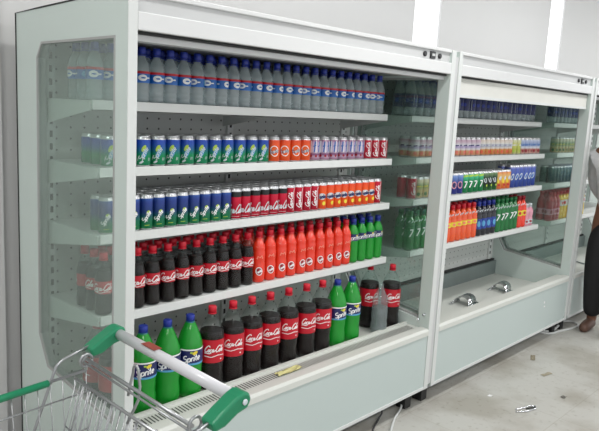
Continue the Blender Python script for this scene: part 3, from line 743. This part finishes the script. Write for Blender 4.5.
    for k in range(7): x = -.46 - k * .1; fl.tube([(x, yf - .05, zb + .006 * k), (x, yn + .05, zb + .006 * k)], .0022, M['wire'], 6)
    B(fl, 'basket_floor')
    fr = MB()
    for k in range(14): y = yf - .05 - k * (abs(yn - yf) - .1) / 13; fr.tube([(xf + .1, y, zb + .04), (xf, y, zt - .03)], .0018, M['wire'], 6)
    fr.tube([(xf, yf - .03, zt - .03), (xf, yn + .03, zt - .03)], .004, M['wire'], 8); B(fr, 'front_mesh')
    # chassis and casters
    ch = MB(); ch.tube([(-.66, -.318, .16), (-.30, -.32, .15), (-.30, -.85, .15), (-.66, -.852, .16), (-1.10, -.74, .16), (-1.10, -.43, .16), (-.66, -.318, .16)], .012, M['wire'], 10)
    for y in (-.44, -.72): ch.tube([(-1.05, y, .16), (-1.08, y, .60)], .009, M['wire'], 8)
    B(ch, 'chassis')
    for x, y in ((-.33, -.34), (-.33, -.83), (-1.08, -.46), (-1.08, -.71)):
        w = MB(); w.lathe([(.03, -.014), (.058, -.012), (.06, 0), (.058, .012), (.03, .014)], M['black'], 20)
        w.v = [(x + px, y + pz, .061 + py) for px, py, pz in w.v]; wo = B(w, 'caster_wheel')
        f = MB(); f.box(x - .015, x + .015, y - .024, y - .018, .05, .14, M['wire']); f.box(x - .015, x + .015, y + .018, y + .024, .05, .14, M['wire']); f.box(x - .02, x + .02, y - .024, y + .024, .135, .15, M['wire']); f.build('caster_fork', wo)
    return root
cart()

# ------------------------------------------------------------------ person by the farthest case
def skin_obj(name, chains, material, parent, sub=2):
    vs = []; es = []; rs = []
    for ch in chains:
        prev = None
        for item in ch:
            if isinstance(item, int): idx = item
            else:
                vs.append(item[:3]); rs.append(item[3] if len(item) == 4 else item[3:5]); idx = len(vs) - 1
            if prev is not None: es.append((prev, idx))
            prev = idx
    me = bpy.data.meshes.new(name); me.from_pydata(vs, es, []); o = bpy.data.objects.new(name, me); COL.objects.link(o)
    me.materials.append(material)
    o.modifiers.new('skin', 'SKIN')
    for i, r in enumerate(rs):
        sv = me.skin_vertices[0].data[i]; sv.radius = (r, r) if not isinstance(r, (tuple, list)) else r
        sv.use_root = (i == 0)
    m = o.modifiers.new('sub', 'SUBSURF'); m.levels = sub; m.render_levels = sub
    for p in me.polygons: p.use_smooth = True
    o.modifiers['skin'].use_smooth_shade = True
    if parent: o.parent = parent
    return o
def person():
    root = empty('person', (4.17, -.205, 0)); tag(root, 'person in pale shirt, black trousers and brown shoes leaning toward the farthest case', 'person')
    # local: facing -X, slight lean; y to the case
    body = [[(0, 0, .95, .12), (-.02, 0, 1.10, .12), (-.05, 0, 1.28, .145), (-.07, 0, 1.42, .10), (-.085, 0, 1.50, .052), (-.10, 0, 1.57, .06), (-.115, 0, 1.645, .088), (-.11, 0, 1.72, .06)],
            [0, (.0, .09, .88, .085), (-.0, .10, .50, .062), (.03, .10, .28, .055), (.07, .10, .08, .04), (.03, .10, .04, .034), (-.09, .10, .03, .028)],
            [0, (.0, -.09, .88, .085), (-.03, -.10, .50, .062), (-.0, -.10, .28, .055), (.04, -.10, .08, .04), (.0, -.10, .04, .034), (-.12, -.10, .03, .028)],
            [3, (-.06, .17, 1.41, .052), (.06, .20, 1.15, .040), (.14, .10, 1.00, .030), (.17, .06, .96, .026)],
            [3, (-.06, -.17, 1.41, .052), (.06, -.20, 1.15, .040), (.14, -.10, 1.00, .030), (.17, -.06, .96, .026)]]
    b = skin_obj('body', body, M['skin'], root)
    for s, hx, hz, hy in ((-1, .175, .93, .055), (-1, .175, .93, -.055)):
        for k in range(4):
            dy = (k - 1.5) * .019
            ln = (.068, .078, .074, .058)[k]
            if s > 0: ch = [(hx + .03, hy + dy * .8, hz + .012, .013), (hx - .02, hy + dy, hz, .009), (hx - .02 - ln * .5, hy + dy, hz - .01, .008), (hx - .02 - ln * .8, hy + dy, hz - .03, .007)]
            else: ch = [(hx + dy * .8, hy, hz + .03, .013), (hx + dy, hy, hz - .02, .009), (hx + dy - .004, hy + .008, hz - .02 - ln * .5, .008), (hx + dy - .006, hy + .02, hz - .02 - ln * .85, .007)]
            skin_obj('finger', [ch], M['skin'], root, 1)
        th = [(hx + .03, hy - .02, hz + .01, .013), (hx + .0, hy - .045, hz - .01, .010), (hx - .03, hy - .05, hz - .02, .008)] if s > 0 else [(hx - .02, hy, hz + .02, .013), (hx - .045, hy + .01, hz - .01, .010), (hx - .05, hy + .02, hz - .04, .008)]
        skin_obj('thumb', [th], M['skin'], root, 1)
    skin_obj('shirt', [[(0, 0, .93, .145), (-.02, 0, 1.08, .14), (-.05, 0, 1.28, .165), (-.07, 0, 1.41, .115), (-.082, 0, 1.47, .066)],
                       [3, (-.06, .17, 1.41, .07), (.06, .195, 1.15, .058), (.13, .115, 1.02, .046)], [3, (-.06, -.18, 1.41, .07), (.06, -.195, 1.15, .058), (.13, -.115, 1.02, .046)]], M['shirt'], root)
    skin_obj('trousers', [[(0, 0, .96, .135), (0, 0, .90, .12)], [1, (0, .09, .84, .105), (0, .10, .5, .085), (.03, .10, .28, .078), (.065, .10, .10, .07)], [1, (0, -.09, .84, .105), (-.03, -.10, .5, .085), (0, -.10, .28, .078), (.035, -.10, .10, .07)]], M['trousers'], root)
    for y, dx in ((.10, 0), (-.10, -.03)):
        skin_obj('shoe', [[(.10 + dx, y, .045, .042), (.03 + dx, y, .048, .045), (-.06 + dx, y, .036, .045), (-.13 + dx, y, .03, .034)]], M['shoe'], root)
    skin_obj('hair', [[(-.05, 0, 1.60, .05), (-.075, 0, 1.67, .088), (-.10, 0, 1.725, .082), (-.15, 0, 1.735, .05)]], M['hair'], root)
    f = MB()
    hx, hz = -.205, 1.645
    f.add([(hx + .005, -.012, hz + .015), (hx + .005, .012, hz + .015), (hx - .025, 0, hz - .012), (hx + .003, -.016, hz - .018), (hx + .003, .016, hz - .018)], [(0, 1, 2), (0, 2, 3), (1, 4, 2), (3, 2, 4)], M['skin'], True)
    f.build('nose', root)
    for s in (-1, 1):
        e = MB(); e.lathe([(.001, -.011), (.008, -.008), (.012, 0), (.008, .008), (.001, .011)], M['white'], 10, hx + .012, s * .032, hz + .022); e.lathe([(.001, -.005), (.005, 0), (.001, .005)], M['black'], 8, hx - .0005, s * .032, hz + .022); e.build('eye', root)
        e = MB(); e.lathe([(.004, -.03), (.012, -.012), (.016, .01), (.01, .028), (.002, .034)], M['skin'], 10, -.105, s * .088, 1.65); e.build('ear', root)
    mo = MB(); mo.tube([(hx + .012, -.024, hz - .042), (hx + .001, 0, hz - .04), (hx + .012, .024, hz - .042)], .005, M['redprint'], 8); mo.build('mouth', root)
person()

# ------------------------------------------------------------------ small things
def crumple(name, x, y, z, lx, ly, h, m, label, cat, rz=0):
    b = MB(); nx, ny = 6, 4; rnd = random.Random(hash(name) % 97 + int(x * 100)); vs = []; fs = []
    for j in range(ny + 1):
        for i in range(nx + 1): vs.append(((i / nx - .5) * lx + rnd.uniform(-.1, .1) * lx / nx, (j / ny - .5) * ly + rnd.uniform(-.2, .2) * ly / ny, rnd.uniform(.1, 1) * h))
    for j in range(ny):
        for i in range(nx): a = j * (nx + 1) + i; fs.append((a, a + 1, a + nx + 2, a + nx + 1))
    b.add(vs, fs, m); o = b.build(name); o.modifiers.new('s', 'SOLIDIFY').thickness = .0008
    o.location = (x, y, z); o.rotation_euler = (0, 0, rz); return tag(o, label, cat)
crumple('paper_scrap', .90, .085, .4535, .15, .035, .012, M['paper'], 'crumpled yellowish paper scrap lying on the slotted air grille', 'paper')
crumple('leaf_scrap', 3.19, -.09, 0.0005, .10, .03, .006, mat('scrap_brown', (140, 132, 112), .8), 'thin brown scrap on floor tiles, the one nearest the cases', 'litter', .4)
crumple('leaf_scrap', 2.97, -.28, 0.0005, .09, .03, .005, mat('scrap_tan', (152, 145, 126), .8), 'pale tan flattened scrap on floor, between brown scrap and wire clip', 'litter', -.2)
crumple('tissue_scrap', 2.365, -.194, .0005, .03, .02, .006, M['white'], 'tiny white paper bit on the bare floor', 'litter')
crumple('dirt_clump', 2.70, -.50, .0005, .035, .025, .006, mat('dirt_grey', (104, 102, 96), .8), 'small dark grey dirt clump on the open floor', 'litter')
w = MB(); w.tube([(2.27, -.40, .006), (2.33, -.44, .006), (2.40, -.46, .006), (2.43, -.445, .007), (2.41, -.42, .007), (2.34, -.40, .006), (2.30, -.385, .006)], .0045, M['chrome'], 8)
w.tube([(2.35, -.425, .008), (2.42, -.45, .008)], .004, M['black'], 6)
tag(w.build('wire_clip'), 'bent shiny wire clip lying on the floor in front of the middle case', 'clip')
def smooth(pts, n=8):
    out = []
    for i in range(len(pts) - 1):
        p0, p1, p2, p3 = [Vector(pts[max(0, min(len(pts) - 1, i + d))]) for d in (-1, 0, 1, 2)]
        for k in range(n):
            t = k / n; out.append(tuple(.5 * ((2 * p1) + (p2 - p0) * t + (2 * p0 - 5 * p1 + 4 * p2 - p3) * t * t + (3 * p1 - p0 - 3 * p2 + p3) * t ** 3)))
    out.append(tuple(pts[-1])); return out
w = MB(); w.tube(smooth([(1.35, -.22, .008), (1.50, -.09, .008), (1.66, 0.0, .008), (1.80, .055, .012), (1.85, .09, .05), (1.85, .12, .11), (1.84, .16, .20)]), .0065, M['cablew'], 8)
tag(w.build('drain_hose'), 'thin white drain hose curving out from under the nearest case', 'hose')
w = MB(); w.tube(smooth([(1.38, -.10, .006), (1.47, -.0, .006), (1.60, .06, .007), (1.66, .085, .03), (1.62, .13, .10), (1.60, .16, .2)]), .005, M['cabled'], 8)
tag(w.build('power_cable'), 'thin dark cable hanging from the underside of the nearest case', 'cable')
w = MB(); w.tube(smooth([(3.70, .24, .02), (3.78, .06, .008), (3.90, .02, .008), (4.08, -.02, .008), (4.20, -.02, .008), (4.25, .05, .010), (4.14, .09, .02), (3.98, .055, .03), (3.86, .05, .02), (3.80, .10, .02), (3.95, .14, .10)]), .009, M['cablew'], 8)
tag(w.build('drain_hose'), 'looped white hose coil on the floor by the brown shoe', 'hose')

# ------------------------------------------------------------------ the room
def struct(name, mb): o = mb.build(name); o['kind'] = 'structure'; return o
b = MB(); b.box(-4, 12, -6, 1.15, -.1, 0, M['floor']); struct('floor', b)
WZ = 3.3
b = MB()
for x0, x1 in ((-4, 2.975), (3.325, 5.28), (5.60, 12)): b.box(x0, x1, .97, 1.15, 0, WZ, M['wall'])
for x0, x1 in ((2.975, 3.325), (5.28, 5.60)): b.box(x0, x1, .97, 1.15, 0, 1.5, M['wall']); b.box(x0, x1, .97, 1.15, 3.1, WZ, M['wall'])
struct('wall_back', b)
for i, (x0, x1) in enumerate(((2.975, 3.325), (5.28, 5.60))):
    b = MB(); b.box(x0, x1, .985, .995, 1.5, 3.1, M['slot']); struct(f'window_{i + 1}', b)
b = MB(); b.box(-1.2, -.008, .93, .97, 0, WZ, M['wall']); struct('wall_pier', b)
b = MB(); b.box(-4, 12, -6, 1.15, WZ, WZ + .1, M['ceil']); struct('ceiling', b)
b = MB(); b.box(-4.1, -4, -6, 1.15, 0, WZ, M['wall']); struct('wall_left', b)
for i in range(4):
    for j, y in enumerate((-.9, -3.4)):
        x = -1.6 + i * 3.0
        t = empty('ceiling_light', (x, y, WZ - .09)); tag(t, f'long fluorescent ceiling fixture, {ORD[i + 1]} from left in the {"line nearer the cases" if j == 0 else "line farther from the cases"}', 'light', 'fluorescent ceiling fixtures')
        f = MB(); f.box(-.65, .65, -.09, .09, .05, .09, M['ceil']); f.build('housing', t)
        for yy in (-.045, .045):
            f = MB(); f.tube([(-.6, yy, .03), (.6, yy, .03)], .014, M['lamp'], 10); f.build('tube', t)
        la = bpy.data.lights.new('fluorescent_glow', 'AREA'); la.shape = 'RECTANGLE'; la.size = 1.25; la.size_y = .3; la.energy = 29; la.color = (1, .995, .98)
        lo = bpy.data.objects.new('fluorescent_glow', la); COL.objects.link(lo); lo.parent = t; lo.location = (0, 0, .0)

w = bpy.data.worlds.new('world'); sc.world = w; w.use_nodes = True
w.node_tree.nodes['Background'].inputs[0].default_value = (.93, .96, 1.0, 1); w.node_tree.nodes['Background'].inputs[1].default_value = 1.15

# ------------------------------------------------------------------ camera
cam = bpy.data.cameras.new('camera'); co = bpy.data.objects.new('camera', cam); COL.objects.link(co); sc.camera = co
R = [[0.6873756198791698, -0.7244429598703763, 0.05193414185269041], [0.08125716456478627, 0.1477612643582224, 0.9856794012061685], [0.7217423573565697, 0.673311968295164, -0.16043367149035104]]
mw = Matrix(((R[0][0], R[1][0], -R[2][0], -1.155), (R[0][1], R[1][1], -R[2][1], -1.85), (R[0][2], R[1][2], -R[2][2], 1.63), (0, 0, 0, 1)))
co.matrix_world = mw
cam.sensor_width = 36; cam.lens = 36 * 657.19 / 599; cam.clip_start = .02

sc.view_settings.view_transform = 'Standard'; sc.view_settings.look = 'None'; sc.view_settings.gamma = 1; sc.view_settings.use_curve_mapping = False
sc.view_settings.exposure = 0.0
sc.cycles.use_denoising = True
sc.cycles.transparent_max_bounces = 32; sc.cycles.max_bounces = 8; sc.cycles.diffuse_bounces = 4; sc.cycles.glossy_bounces = 3
